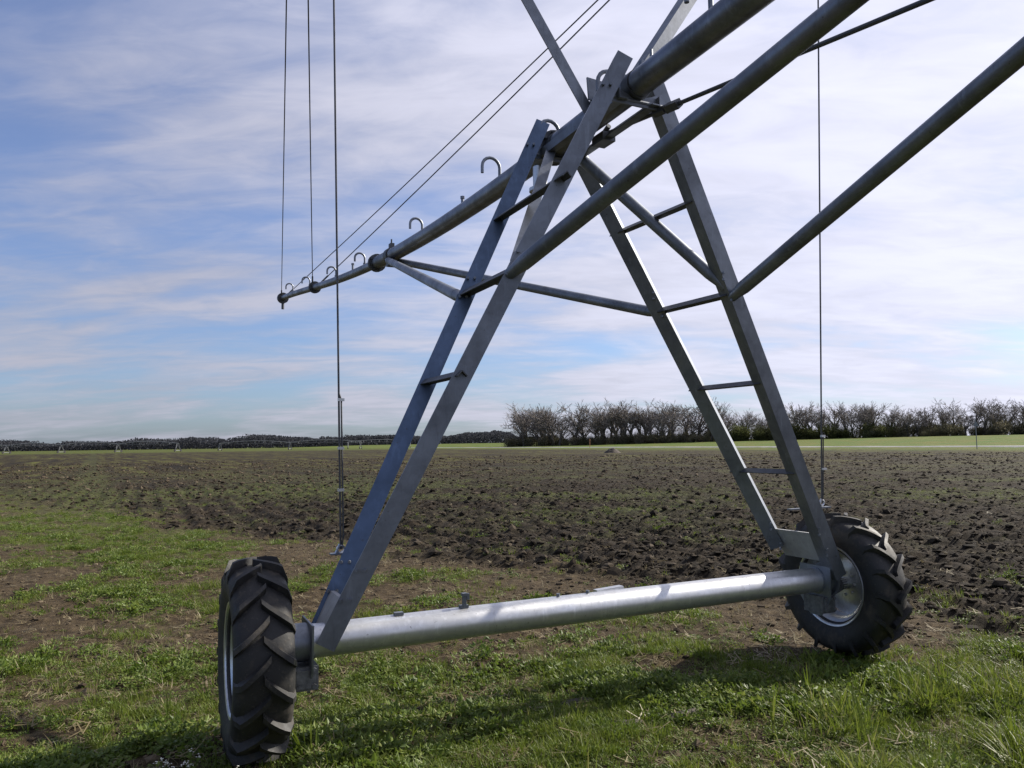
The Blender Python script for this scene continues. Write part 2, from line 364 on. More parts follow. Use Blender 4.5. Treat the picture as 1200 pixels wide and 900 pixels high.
# collars, gearboxes and wheel mounts
for s, xe in ((-1, -1.86), (1, 1.80)):
    part('beam_collar', MB().tube([(xe-.005, 0, BZ), (xe+s*.10, 0, BZ)], .098, 32).tube([(xe+s*.10, 0, BZ), (xe+s*.125, 0, BZ)], .125, 32), 'galv')
    g = MB().box((xe+s*.03, -.01, BZ-.165), (.13, .17, .12)).box((xe+s*.03, -.10, BZ-.165), (.10, .02, .09))
    for bx_, bz_ in ((-.04, -.2), (.04, -.2), (-.04, -.12), (.04, -.12)): g.tube([(xe+s*.03+bx_, -.108, BZ+bz_), (xe+s*.03+bx_, -.12, BZ+bz_)], .012, 6)
    g.tube([(xe+s*.08, 0, BZ-.10), (xe+s*.24, 0, HUB)], .055, 14)
    part('gearbox', g, 'gear')
    # shaped mounting plate
    part('mounting_plate', MB().prism([(-.15, .11), (-.14, -.12), (-.05, -.25), (.05, -.25), (.16, -.10), (.13, .11)], (xe+s*.0, 0, BZ), (xe+s*.01, 0, BZ), (0, 1, 0), (0, 0, 1)), 'galv')
# legs
LEG = {'L2': ((-1.815, -.10, .575), (-.15, -.52, 3.91)), 'L1': ((-1.80, .15, .60), (-.15, .52, 3.90)),
       'R1': ((1.87, -.14, .60), (.15, -.40, 3.86)), 'R2': ((1.74, .26, .80), (.15, .52, 3.80))}
CORN = {'L2': (-.91, -.42, 0), 'L1': (-.91, -.42, 0), 'R1': (-.78, -.62, 0), 'R2': (-.02, -1, 0)}
def lp(k, z):
    a, b = map(Vector, LEG[k]); return a+(b-a)*((z-a.z)/(b.z-a.z))
for k in LEG:
    lg = part('leg', MB().angle(*LEG[k], CORN[k], .102, .009), 'galv_sky_tint' if k == 'L1' else 'galv')
    bb = MB(); c = Vector(CORN[k])
    for z in (.80, .95, 2.55, 2.68, 3.7):
        p = lp(k, z); 
        for o_ in (-.022, .022): e_ = Vector((.35, .94, 0)) if k[0] == 'L' else Vector((.55, -.83, 0)); f_ = Vector((.94, -.35, 0))*(.01+o_) if k[0] == 'L' else Vector((0, 0, o_)); n_ = -e_ if k[0] == 'L' else Vector((-.7, -.72, 0)); bb.tube([p+f_+n_*-.03, p+f_+n_*.048], .009, 6)
    tag(part('bolt_heads', bb, 'galv', lg), kind='stuff')
# feet of the legs: gusset plates standing on the beam
for s, a, b in ((-1, 'L2', 'L1'), (1, 'R1', 'R2')):
    p, q = lp(a, .72), lp(b, .72); p2, q2 = lp(a, .93), lp(b, .93); xb = 1.74*s
    m_ = MB(); d = Vector((s*.012, 0, 0))
    if s > 0: quad = [p+Vector((0, .02, 0)), q+Vector((.04, .03, 0)), q2+Vector((.02, .04, 0)), p2+Vector((.0, .02, 0))]
    else: quad = [Vector((-1.79, -.12, .60)), Vector((-1.79, .18, .62)), lp(b, .8)+Vector((0, .02, 0)), lp(a, .8)]
    m_.add([v_-d for v_ in quad]+[v_+d for v_ in quad], [(0, 1, 2, 3), (7, 6, 5, 4), (0, 4, 5, 1), (1, 5, 6, 2), (2, 6, 7, 3), (3, 7, 4, 0)])
    part('gusset_plate', m_, 'galv_plate', mach, None)
# rungs between the legs of each pair
for a, b, zs in (('L2', 'L1', (1.99, 3.12)), ('R1', 'R2', (1.38, 2.0, 3.16))):
    for z in zs:
        p, q = lp(a, z), lp(b, z); e = (q-p).normalized()
        if a == 'L2': p = p-e*(.12 if z > 3 else .06); q = q+e*.03
        else: q = q+e*.10; p = p-e*.0
        part('rung', MB().angle(p, q, (0, 0, 1), .045, .006), 'dark_steel')
    p, q = lp(a, 2.58), lp(b, 2.58); part('cross_strut', MB().angle(p, q, (0, 0, 1), .055, .007), 'dark_steel')
# tube braces to the pipe
def zp(y):      # pipe centre line
    return float(np.polyval([-4.04043e-05, 0.000536756, 0.00721611, -0.0148575, 3.76199], max(y, -6)))
def flat_tube(p0, p1, r):        # tube with flattened bolted ends
    p0, p1 = Vector(p0), Vector(p1); t = (p1-p0).normalized(); m_ = MB(); m_.tube([p0+t*.12, p1-t*.12], r, 16)
    for e, d in ((p0, t), (p1, -t)):
        m_.tube([e-d*.02, e+d*.05, e+d*.10, e+d*.16], [r*.75, r*.8, r*.95, r*1.001], 16)
    return m_
nearY, farY = -5.0, 4.62
for k, y in (('L2', nearY), ('R1', nearY), ('L1', farY), ('R2', farY)):
    p = lp(k, 2.56); s = -1 if k[0] == 'L' else 1
    part('brace', flat_tube(p+Vector((0, -.03 if y < 0 else .03, 0)), (s*.05, y, zp(y)-.06), .046 if y < 0 else .040), 'galv')
for a, b in (('L1', 'L2'), ('R2', 'R1')):
    s = -1 if a[0] == 'L' else 1
    dp = ((s*.10, .46, zp(.46)-.06), lp(b, 2.63)+Vector((0, .03, 0)))
    part('diagonal_brace', MB().angle(*dp, (-.91, -.42, 0), .07, .007) if s < 0 else flat_tube((s*.10, .46, zp(.46)-.06), lp(b, 2.63)+Vector((0, .03, 0)), .041), 'galv')
# water pipe in three lengths
def pipe(y0, y1, r, n=14): return MB().tube([(0, y, zp(y)) for y in np.linspace(y0, y1, n)], r, 28, True, (1, 0, 0))
def flange(y, r, bolts=True):
    t = .018; m_ = MB(); d = Vector((0, 1, (zp(y+.1)-zp(y-.1))/.2)).normalized(); c = Vector((0, y, zp(y)))
    m_.tube([c-d*.03, c-d*.006], r, 20).tube([c+d*.006, c+d*.03], r, 20)
    for k in range(8):
        a = 2*math.pi*k/8+.3; o = Vector((math.cos(a), 0, math.sin(a)))*(r-.022); m_.tube([c+o-d*.055, c+o+d*.055], .010, 6)
    return part('flange', m_, 'dark_steel')
part('water_pipe', pipe(-9.0, .575, .084), 'pipe'); part('water_pipe', pipe(.585, 5.25, .080), 'pipe')
part('water_pipe', pipe(5.26, 9.15, .058), 'pipe'); part('water_pipe', pipe(9.16, 12.5, .056), 'pipe')
flange(.58, .125); flange(5.255, .115); flange(9.155, .105)
part('end_cap', MB().tube([(0, 12.45, zp(12.45)), (0, 12.56, zp(12.56))], .115, 20).tube([(0, 12.5, zp(12.5)-.08), (0, 12.5, zp(12.5)-.24)], .03, 10), 'dark_steel')
part('pipe_clamp', MB().tube([(0, 4.56, zp(4.56)), (0, 4.68, zp(4.68))], .094, 20).box((0, 4.62, zp(4.62)-.10), (.10, .12, .06)).box((0, 4.62, zp(4.62)+.115), (.05, .08, .06)).tube([(0, 4.62, zp(4.62)+.1), (0, 4.62, zp(4.62)+.2)], .01, 6), 'dark_steel')
for y in (2.35, 6.5): part('pipe_nipple', MB().tube([(0, y, zp(y)+.06), (0, y, zp(y)+.14)], .016, 8).tube([(0, y, zp(y)+.13), (0, y, zp(y)+.155)], .022, 6), 'pipe')
# goosenecks: a riser bent over to the left and down
for y in (-1.15, -.28, .50, 1.52, 3.50, 5.85, 7.55, 9.6, 11.3):
    k_ = .85 if y > 3 else 1.0; r = zp(y)+.05-(.10 if y in (-.28, .50) else .02); pts = [(0, y, r), (0, y, r+.13*k_)]+[(-.08*k_*(1-math.cos(a)), y, r+(.13+.08*math.sin(a))*k_) for a in np.linspace(.3, math.pi, 9)]+[(-.16*k_, y, r+.07*k_)]
    part('gooseneck', MB().tube(pts, .0135, 10).tube([(0, y, r+.02), (0, y, r+.05)], .022, 8), 'galv' if y < 5 else 'pipe')
# drain under the pipe
part('drain', MB().tube([(0, .80, zp(.8)-.07), (0, .80, zp(.8)-.235)], .055, 20).tube([(0, .80, zp(.8)-.235), (0, .80, zp(.8)-.26)], .085, 20), 'galv_rim')
# head plates holding the leg tops and the pipe
for y, zt in ((-.46, 3.80), (.52, 3.72)):
    part('pipe_saddle', MB().prism([(-.24, -.13), (.24, -.13), (.19, -.02), (.10, -.055), (.0, -.088), (-.10, -.055), (-.19, -.02)], (0, y-.006, zp(y)), (0, y+.006, zp(y)), (1, 0, 0), (0, 0, 1)).tube([(-.2, y, zp(y)-.1), (.2, y, zp(y)-.1)], .014, 8), 'galv')
    part('pipe_band', MB().tube([(0, y-.035, zp(y)), (0, y+.035, zp(y))], .091, 24), 'dark_steel')
for s in (-1, 1): part('head_strut', MB().angle((s*.135, -.50, zp(-.5)-.10), (s*.135, .56, zp(.56)-.10), (s, 0, -1), .06, .007), 'galv')
part('junction_bracket', MB().box((.12, .10, zp(.1)-.10), (.10, .14, .06)).tube([(.12, .10, zp(.1)-.06), (.12, .03, zp(.1)-.03)], .018, 8), 'dark_steel')
part('pipe_lug', MB().prism([(0, 0), (.03, 0), (.03, .05), (.0, .05)], (-.02, -.55, zp(-.55)+.07), (.02, -.55, zp(-.55)+.07), (0, 1, 0), (0, 0, 1)).tube([(.0, -.62, zp(-.6)+.06), (0, -.62, zp(-.6)+.15)], .010, 8), 'galv')
# V mast above the tower
da = Vector((.435, 0, .64)).normalized()
TL = Vector((-.07, .0, 3.82)); TR = Vector((.02, -.38, 3.82))
def armp(s, x):
    b = TL if s < 0 else TR; d = Vector((s*da.x, 0, da.z)); return b+d*((abs(x)-abs(b.x))/da.x)
for s, c in ((-1, (1, -1, .3)), (1, (-.6, -1, .3))):
    part('mast_arm', MB().angle(armp(s, .05), armp(s, 2.0), c, .08, .007), 'galv')
part('mast_gusset', MB().prism([(-.09, 0), (.20, 0), (.16, .06), (.06, .14), (-.10, .15)], (-.0, -.06, zp(0)+.075), (.0, -.048, zp(0)+.075), (1, 0, 0), (0, 0, 1)).box((.03, -.2, zp(0)+.09), (.16, .42, .012)), 'galv')
def cable(p0, p1, r=.0075, sag=.02):
    p0, p1 = Vector(p0), Vector(p1); n = 9
    return MB().tube([p0+(p1-p0)*(i/(n-1))+Vector((0, 0, -sag*math.sin(math.pi*i/(n-1)))) for i in range(n)], r, 6)
for s, ends in ((-1, ((12.5, 1.99), (9.2, 1.94))), (1, ((12.0, 1.96), (8.8, 1.90)))):
    for y, xa in ends:
        e = Vector((s*.03, y, zp(y)+.06)); t_ = armp(s, xa); cb_ = part('cable', cable(e, t_, .0078, .05), 'cable')
        d = (t_-e).normalized(); part('cable_clamp', MB().tube([e-d*.02, e+d*.30], .014, 8), 'dark_steel', cb_)
# guy wires from the arms down to the feet of the legs
GB = {-1: Vector((-1.625, .28, .985)), 1: Vector((2.02, .10, 1.10))}
for s in (-1, 1):
    top = armp(s, 1.78 if s < 0 else 1.76); bot = GB[s]; g = bot+(top-bot)*.165 if s < 0 else bot+(top-bot)*.10
    gw = part('guy_wire', cable(top, bot+Vector((0, 0, .02)), .006, 0), 'cable')
    o = Vector((.014, -.004, 0)); m_ = MB().tube([g+Vector((0, 0, .04)), g+o, bot+o+Vector((0, 0, .10)), bot+Vector((.006, 0, .02))], .005, 6)
    part('doubled_end', m_, 'cable', gw)
    for z in (0, -.28, -.52) if s < 0 else (0, -.25):
        part('wire_clip', MB().box(g+o*.5+Vector((.006, 0, z)), (.036, .018, .016)), 'galv_rim', gw)
    ring = [bot+Vector((.022*math.cos(a), 0, .022*math.sin(a)+.02)) for a in np.linspace(0, 2*math.pi, 13)]
    part('shackle', MB().tube(ring, .007, 6, False, (0, 1, 0)).tube([bot+Vector((-.03, 0, -.005)), bot+Vector((-.005, 0, .05))], .008, 6), 'galv_rim', gw)
    lx = lp('L1' if s < 0 else 'R1', .98)
    if s < 0: part('guy_bracket', MB().box((bot+Vector((lx.x+.02, .30, .985)))/2-Vector((0, 0, .005)), (.15, .05, .008)).box((lx.x-.0, .30, .955), (.008, .05, .07)), 'galv')
    else: part('guy_bracket', MB().box(((bot.x+lx.x)/2, .06, 1.09), (abs(bot.x-lx.x)+.06, .04, .01)), 'galv')
# truss rod with turnbuckle on the near span
r0 = Vector((.13, .10, 3.70)); r1 = Vector((.62, -6.4, 3.02))
rod = part('truss_rod', MB().tube([r0, r1], .013, 10), 'dark_steel'); rd_ = (r1-r0).normalized(); rc = r0+rd_*.62
part('turnbuckle', MB().tube([rc-rd_*.10, rc+rd_*.0], .030, 6).tube([rc+rd_*.012, rc+rd_*.12], .034, 4), 'dark_steel', rod)

# wheels: lugged tyre and steel rim, axle along the beam
def tyre_mesh():
    Rt, W_, rim = .505, .150, .292
    prof = [(rim-.012, -.118), (rim+.004, -.130), (rim+.03, -.140), (.37, -.164), (.42, -.167), (.45, -.163), (.475, -.150), (.497, -.118), (.505, -.06), (.508, 0)]
    prof = prof+[(r, -h) for r, h in reversed(prof[:-1])]+[(rim-.012, .118), (rim-.02, .06), (rim-.02, -.06), (rim-.012, -.118)]
    m_ = MB().lathe(prof, 72, (0, 0, 0), (1, 0, 0))
    n = 17
    for s in (-1, 1):
        for k in range(n):
            a0 = 2*math.pi*(k+(.5 if s > 0 else 0))/n; J_ = 7; V = []
            for j in range(J_):
                t = j/(J_-1); h = s*(-.018+t*.186); a = a0-.27*t**.85-.03     # sweep
                # crown radius at this width, plus lug height
                ah = abs(h); base = np.interp(ah, [0, .06, .118, .150, .17], [.508, .505, .497, .475, .44])-.012
                top = np.interp(ah, [0, .06, .118, .150, .17], [.543, .544, .541, .532, .512]) if t < .999 else .470
                wa, wb = (.029-.002*t, .041+.003*t)
                for rr_, wd in ((base, wb), (top, wa)):
                    for e in (-1, 1):
                        an = a+e*wd/rr_*.55; V.append((h, rr_*math.cos(an), rr_*math.sin(an)))
            F = []
            for j in range(J_-1):
                b = j*4; c = b+4
                F += [(b+2, b+3, c+3, c+2), (b, b+2, c+2, c), (b+1, c+1, c+3, b+3)]
            b = (J_-1)*4; F += [(0, 1, 3, 2), (b, b+2, b+3, b+1)]
            m_.add(V, F)
    return m_.mesh('tyre', M['rubber'], 32)
def rim_mesh(side):          # side: +1 = dish near +x
    ri = .318
    prof = [(ri, -.138), (ri+.012, -.142), (ri+.016, -.135), (ri-.004, -.112), (ri-.012, -.10), (.275, -.085), (.262, -.05), (.262, .05), (.275, .085), (ri-.012, .10), (ri-.004, .112), (ri+.016, .135), (ri+.012, .142), (ri, .138), (ri-.016, .108), (.283, .098), (.254, .055), (.254, -.055), (.283, -.098), (ri-.016, -.108), (ri, -.138)]
    m_ = MB().lathe(prof, 56, (0, 0, 0), (1, 0, 0))
    d = side
    m_.lathe([(.258, d*.070), (.23, d*.075), (.19, d*.06), (.12, d*.05), (.05, d*.05), (.05, d*.062), (.12, d*.062), (.19, d*.072), (.235, d*.087), (.258, d*.082)], 40, (0, 0, 0), (1, 0, 0))
    m_.tube([(d*.08, 0, 0), (-d*.10, 0, 0)], .05, 18)
    for k in range(8):
        a = 2*math.pi*k/8; m_.tube([(d*.08, .095*math.cos(a), .095*math.sin(a)), (d*.03, .095*math.cos(a), .095*math.sin(a))], .012, 6)
    return m_.mesh('rim', M['galv_rim'], 35)
ty = tyre_mesh()
for v_ in ty.vertices: v_.co = (v_.co.x*.86, v_.co.y*.960, v_.co.z*.960)
for s, x in ((-1, XL), (1, XR)):
    wh = empty('wheel', (x, 0, HUB if s > 0 else .532), 0, mach)
    if s < 0: wh.scale = (.97, .957, .957)
    t_ = bpy.data.objects.new('tyre', ty); C.objects.link(t_); t_.parent = wh
    t_.rotation_euler = (.12, 0, 0) if s > 0 else (.05, 0, math.pi)
    r_ = bpy.data.objects.new('rim', rim_mesh(s)); C.objects.link(r_); r_.parent = wh; r_.scale = (.86, .90, .90)
    part('axle', MB().tube([(s*.02, 0, 0), (-s*.26, 0, 0)], .045, 16), 'gear', wh)
    t_['label'] = 'black rubber tyre with deep chevron lugs'

# ------------------------------------------------------------------ plants and litter on the ground
def blade(rn, h, wd, lean, az, base=(0, 0), seg=3, droop=.5):
    V = []; F = []; dx, dy = math.cos(az), math.sin(az); px, py = -dy, dx
    for i in range(seg+1):
        t = i/seg; out = lean*h*(t**1.7); z = h*t*(1-droop*lean*t*.5); ww = wd*(1-t**1.6)*.5+wd*.04
        c = (base[0]+dx*out, base[1]+dy*out, z)
        V += [(c[0]-px*ww, c[1]-py*ww, z-.0), (c[0]+px*ww, c[1]+py*ww, z)]
    F = [(2*i, 2*i+1, 2*i+3, 2*i+2) for i in range(seg)]
    return V, F
def tuft(n, h, wd, spread, leanmax, seed):
    rn = random.Random(seed); m_ = MB()
    for _ in range(n):
        r = spread*math.sqrt(rn.random()); a = rn.uniform(0, 6.283)
        m_.add(*blade(rn, h*rn.uniform(.45, 1.1), wd*rn.uniform(.7, 1.3), rn.uniform(.1, leanmax), a+rn.uniform(-.8, .8), (r*math.cos(a), r*math.sin(a))))
    return m_
def weed(n, rad_, hgt, ls, seed):
    rn = random.Random(seed); m_ = MB()
    for _ in range(n):
        r = rad_*math.sqrt(rn.random()); a = rn.uniform(0, 6.283); z = hgt*rn.uniform(.15, 1)*(1-.6*(r/rad_)**2); c = Vector((r*math.cos(a), r*math.sin(a), z))
        l = ls*rn.uniform(.6, 1.25); az = rn.uniform(0, 6.283); el = rn.uniform(-.3, .9); d = Vector((math.cos(az)*math.cos(el), math.sin(az)*math.cos(el), math.sin(el)))
        sd_ = d.cross(Vector((rn.uniform(-.4, .4), rn.uniform(-.4, .4), 1))).normalized()*l*.27; nz = sd_.cross(d).normalized()*l*.10
        m_.add([c, c+d*l*.45+sd_-nz, c+d*l, c+d*l*.45-sd_-nz], [(0, 1, 2), (0, 2, 3)])
        if rn.random() < .35: m_.add([Vector((c.x*.5, c.y*.5, -.01)), Vector((c.x*.5+.003, c.y*.5, -.01)), c], [(0, 1, 2)])
    return m_
def scatter(name, proto_mb, mat, pts, scl, label, cat, tilt=.25):
    pm = proto_mb.mesh(name+'_source', M[mat] if isinstance(mat, str) else mat); po = bpy.data.objects.new(name+'_source', pm)
    m = bpy.data.meshes.new(name); m.vertices.add(len(pts)); m.vertices.foreach_set('co', np.asarray(pts, np.float32).ravel())
    rot = np.column_stack([rng.normal(0, tilt, len(pts)), rng.normal(0, tilt, len(pts)), rng.uniform(0, 6.283, len(pts))]).astype(np.float32)
    a = m.attributes.new('rot', 'FLOAT_VECTOR', 'POINT'); a.data.foreach_set('vector', rot.ravel())
    a = m.attributes.new('scl', 'FLOAT', 'POINT'); a.data.foreach_set('value', np.asarray(scl, np.float32))
    o = bpy.data.objects.new(name, m); C.objects.link(o); tag(o, label, cat, kind='stuff')
    g = bpy.data.node_groups.new(name, 'GeometryNodeTree'); g.interface.new_socket('Geometry', in_out='INPUT', socket_type='NodeSocketGeometry'); g.interface.new_socket('Geometry', in_out='OUTPUT', socket_type='NodeSocketGeometry')
    gi = g.nodes.new('NodeGroupInput'); go = g.nodes.new('NodeGroupOutput'); ip = g.nodes.new('GeometryNodeInstanceOnPoints'); oi = g.nodes.new('GeometryNodeObjectInfo'); oi.inputs['Object'].default_value = po
    na_ = g.nodes.new('GeometryNodeInputNamedAttribute'); na_.data_type = 'FLOAT_VECTOR'; na_.inputs[0].default_value = 'rot'
    nb_ = g.nodes.new('GeometryNodeInputNamedAttribute'); nb_.data_type = 'FLOAT'; nb_.inputs[0].default_value = 'scl'
    g.links.new(gi.outputs[0], ip.inputs['Points']); g.links.new(oi.outputs['Geometry'], ip.inputs['Instance'])
    g.links.new(na_.outputs['Attribute'], ip.inputs['Rotation']); g.links.new(nb_.outputs['Attribute'], ip.inputs['Scale']); g.links.new(ip.outputs[0], go.inputs[0])
    md = o.modifiers.new('scatter', 'NODES'); md.node_group = g; return o
def cand(n, r0, r1, half=50, power=1.0):      # log-uniform in distance: even coverage of the picture
    r = np.exp(rng.uniform(math.log(r0), math.log(r1), n)); a = np.radians(rng.uniform(-half, half, n)); return r*np.sin(a), r*np.cos(a), r
def keep(x, y, prob): return rng.random(len(x)) < prob
def clump(x, y, f=2.2, s=71, lo=-.2, hi=.35): return sstep(lo, hi, fbm(x*f, y*f, 3, s))
def put(x, y, dz=-.006): return np.column_stack([x, y, height(x, y)+dz])
def right_zone(x, y): return sstep(.9, 2.6, x)*sstep(6.1, 4.9, y-.15*(x-2))

# low leafy weeds
for i in range(3):
    x, y, r = cand(80000, 2.6, 22); pl, g, me, tr, fa = masks(x, y)
    k = keep(x, y, np.clip(g*1.15*(1-.92*pl)*(.10+.90*clump(x, y, 1.5+.8*i, 71+i, -.1, .3)), 0, 1)*np.clip(r/6.5, .3, 1)*.75); x, y, r = x[k], y[k], r[k]
    scatter('leafy_weeds', weed(46, .07, (.045, .06, .035)[i], (.026, .020, .030)[i], 5+i), 'weed', put(x, y), rng.uniform(.5, 1.2, len(x))*(.65+.8*clump(x, y, 1.1, 75)),
            ('low broad-leaved weeds spreading over bare soil', 'small-leaved green weeds between the wheels', 'flat rosette weeds scattered through the thin grass')[i], 'weeds')
# short grass
x, y, r = cand(150000, 2.6, 34); pl, g, me, tr, fa = masks(x, y)
k = keep(x, y, np.clip(g*(1-.55*pl)*(.08+.92*clump(x, y, 1.3, 81, -.1, .35)), 0, 1)*np.clip(r/7, .3, 1)); x, y, r = x[k], y[k], r[k]
scatter('short_grass', tuft(15, .075, .0045, .05, .9, 3), 'grass', put(x, y), rng.uniform(.5, 1.2, len(x)), 'short thin green grass growing across the near field', 'grass')
# long grass in the right foreground
x, y, r = cand(60000, 2.6, 9); pl, g, me, tr, fa = masks(x, y)
k = keep(x, y, np.clip(right_zone(x, y)*(.25+.75*clump(x, y, 1.8, 91, -.15, .3))+.10*g*clump(x, y, 2.4, 93, .1, .4)*(y < 6), 0, 1)*.36); x, y, r = x[k], y[k], r[k]
scatter('long_grass', tuft(14, .13, .0055, .06, 1.7, 13), 'grass', put(x, y), rng.uniform(.45, 1.2, len(x))*(.6+.75*clump(x, y, 1.3, 77)), 'longer lush grass tufts in front of the right wheel', 'grass')
# dry grass and straw
x, y, r = cand(80000, 2.6, 30); pl, g, me, tr, fa = masks(x, y)
k = keep(x, y, np.clip((1-.75*pl)*(.12+.6*clump(x, y, .8, 101, .0, .45)), 0, 1)*np.clip(r/7, .3, 1)*.30); x, y, r = x[k], y[k], r[k]
scatter('dry_grass', tuft(9, .085, .004, .05, 1.6, 23), 'dry', put(x, y), rng.uniform(.4, 1.1, len(x)), 'pale dead grass among the green weeds', 'dry grass', .5)
x, y, r = cand(30000, 2.6, 26); pl, g, me, tr, fa = masks(x, y); k = keep(x, y, np.clip(.16-.08*pl+.25*clump(x, y, .9, 111, .2, .5)*(1-pl), 0, 1)*np.clip(r/6, .3, 1)); x, y = x[k], y[k]
st = MB()
for i in range(5):
    rn = random.Random(i); a = rn.uniform(0, 6.3); c = Vector((rn.uniform(-.05, .05), rn.uniform(-.05, .05), .012)); d = Vector((math.cos(a), math.sin(a), rn.uniform(-.1, .25)))*rn.uniform(.02, .05); s_ = Vector((-math.sin(a), math.cos(a), 0))*.0022
    st.add([c-d-s_, c+d-s_, c+d+s_, c-d+s_], [(0, 1, 2, 3)])
scatter('straw_litter', st, 'dry', put(x, y, .004), rng.uniform(.5, 1.5, len(x)), 'broken straw lying on the soil', 'straw', .2)

# clods of turned soil
def clods():
    import bmesh
    b = bmesh.new(); bmesh.ops.create_icosphere(b, subdivisions=1, radius=1); b.verts.ensure_lookup_table()
    V0 = np.array([v_.co for v_ in b.verts]); F0 = np.array([[v_.index for v_ in f_.verts] for f_ in b.faces]); b.free()
    x, y, r = cand(140000, 2.6, 100, 48); pl, g, me, tr, fa = masks(x, y)
    k = keep(x, y, np.clip(pl*(.35+.65*clump(x, y, .5, 121, -.3, .3))+.28*(1-g)+.03, 0, 1)); x, y, r, pl = x[k], y[k], r[k], pl[k]; n = len(x)
    s = np.clip(rng.lognormal(-4.3, .6, n), .005, .065)*(.6+.5*pl)*np.clip(.8+r/45, 1, 2.4)
    z = height(x, y)
    P = V0[None]*(1+rng.uniform(-.38, .38, (n, len(V0), 1))); P = P*np.stack([rng.uniform(.7, 1.4, n), rng.uniform(.7, 1.4, n), rng.uniform(.45, .85, n)], -1)[:, None]
    a = rng.uniform(0, 6.283, n); ca, sa = np.cos(a)[:, None], np.sin(a)[:, None]
    P = np.stack([P[..., 0]*ca-P[..., 1]*sa, P[..., 0]*sa+P[..., 1]*ca, P[..., 2]], -1)*s[:, None, None]+np.stack([x, y, z+.15*s], -1)[:, None]
    F = (F0[None]+(np.arange(n)*len(V0))[:, None, None]).reshape(-1, 3)
    m = np_mesh('soil_clods', P.reshape(-1, 3), F, None)
    mt, nt, p = new_mat('clod_soil'); v = coords(nt); geo = nt.nodes.new('ShaderNodeNewGeometry')
    at = nt.nodes.new('ShaderNodeAttribute'); at.attribute_name = 'plow'
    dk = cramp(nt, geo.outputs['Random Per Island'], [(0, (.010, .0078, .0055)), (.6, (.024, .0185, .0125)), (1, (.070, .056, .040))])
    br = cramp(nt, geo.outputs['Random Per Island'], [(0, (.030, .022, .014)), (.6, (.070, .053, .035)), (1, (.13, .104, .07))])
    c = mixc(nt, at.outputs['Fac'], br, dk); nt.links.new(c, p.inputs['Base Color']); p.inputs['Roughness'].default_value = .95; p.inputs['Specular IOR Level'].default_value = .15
    bump(nt, p, tex(nt, 60, 4, .6, v), .01, .6); m.materials.append(mt)
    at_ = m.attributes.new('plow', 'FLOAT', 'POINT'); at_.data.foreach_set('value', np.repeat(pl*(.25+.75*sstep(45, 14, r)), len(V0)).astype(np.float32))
    o = bpy.data.objects.new('soil_clods', m); C.objects.link(o); tag(o, 'dark crumbly clods of turned soil across the ploughed field', 'soil', kind='stuff')
clods()

# ------------------------------------------------------------------ far tree line
def tree_meshes(seed, H, spread=.5):
    rn = random.Random(seed); trunk = MB(); crown = MB()
    def grow(p, d, l, r, lvl):
        n = 3 if lvl < 3 else 2; pts = [p]; q = p; dd = d
        for i in range(n):
            dd = (dd+Vector((rn.uniform(-1, 1), rn.uniform(-1, 1), rn.uniform(-.5, .5)))*(.14+.09*lvl)).normalized(); q = q+dd*(l/n); pts.append(q)
        re = r*.68; mb = trunk if lvl == 0 else crown
        mb.tube(pts, [r+(re-r)*i/n for i in range(n+1)], 6 if lvl < 2 else 3, False)
        if lvl >= 5: return
        kids = (6, 4, 3, 3, 2)[lvl]
        for k in range(kids):
            t = rn.uniform(.25 if lvl else .45, 1) if k < kids-1 else 1.0
            i = min(int(t*n), n-1); b = pts[i]+(pts[i+1]-pts[i])*(t*n-i)
            az = rn.uniform(0, 6.283); sp_ = spread*rn.uniform(.5, 1.35) if k < kids-1 else .18
            perp = dd.orthogonal().normalized(); perp.rotate(Quaternion(dd, az)); nd = (dd*math.cos(sp_)+perp*math.sin(sp_)+Vector((0, 0, .10))).normalized()
            grow(b, nd, l*rn.uniform(.52, .82), max(re*rn.uniform(.5, .8), .024), lvl+1)
    grow(Vector((0, 0, -.3)), Vector((rn.uniform(-.08, .08), rn.uniform(-.08, .08), 1)).normalized(), H*.21, H*.019, 0)
    zt = max(v_[2] for v_ in crown.v); k = H/zt
    for mb in (trunk, crown): mb.v = [(a*k, b*k, c*k) for a, b, c in mb.v]
    return trunk.mesh('trunk', M['bark'], 60), crown.mesh('crown', M['twig'], 60)
protos = [tree_meshes(100+i, 12, .62+.09*(i % 4)) for i in range(7)]
def bush_mesh(seed, n=650):
    rn = random.Random(seed); m_ = MB()
    lob = [(rn.uniform(-1.3, 1.3), rn.uniform(-.8, .8), rn.uniform(.5, 1.6), rn.uniform(.6, 1.1)) for _ in range(7)]
    for _ in range(n):
        x, y, z, q = rn.choice(lob); v_ = Vector((rn.gauss(0, 1), rn.gauss(0, 1), rn.gauss(0, 1))).normalized()*q*rn.uniform(.4, 1.05); c = Vector((x, y, z))+v_
        if c.z < 0: c.z = -c.z*.5
        d = Vector((rn.gauss(0, 1), rn.gauss(0, 1), rn.gauss(0, 1))).normalized()*rn.uniform(.06, .16); e = d.orthogonal().normalized()*rn.uniform(.03, .08)
        m_.add([c-d, c+e, c+d, c-e], [(0, 1, 2, 3)])
    for _ in range(70):
        a = rn.uniform(0, 6.3); t = Vector((rn.uniform(-1.6, 1.6), rn.uniform(-1, 1), rn.uniform(1.2, 3.4))); m_.tube([(t.x*.4, t.y*.4, -.1), tuple(t)], [.022, .010], 3, False)
    return m_
M['bush_green'] = leaf_mat('budding_leaves', [(.085, .09, .04), (.10, .11, .042), (.115, .13, .045)], .45, .8)
bushes = [bush_mesh(300+i).mesh('shrub', M['bush']) for i in range(4)]+[bush_mesh(330+i, 1000).mesh('shrub', M['bush_green']) for i in range(2)]
def link(name, mesh, parent=None):
    o = bpy.data.objects.new(name, mesh); C.objects.link(o); o.parent = parent; return o
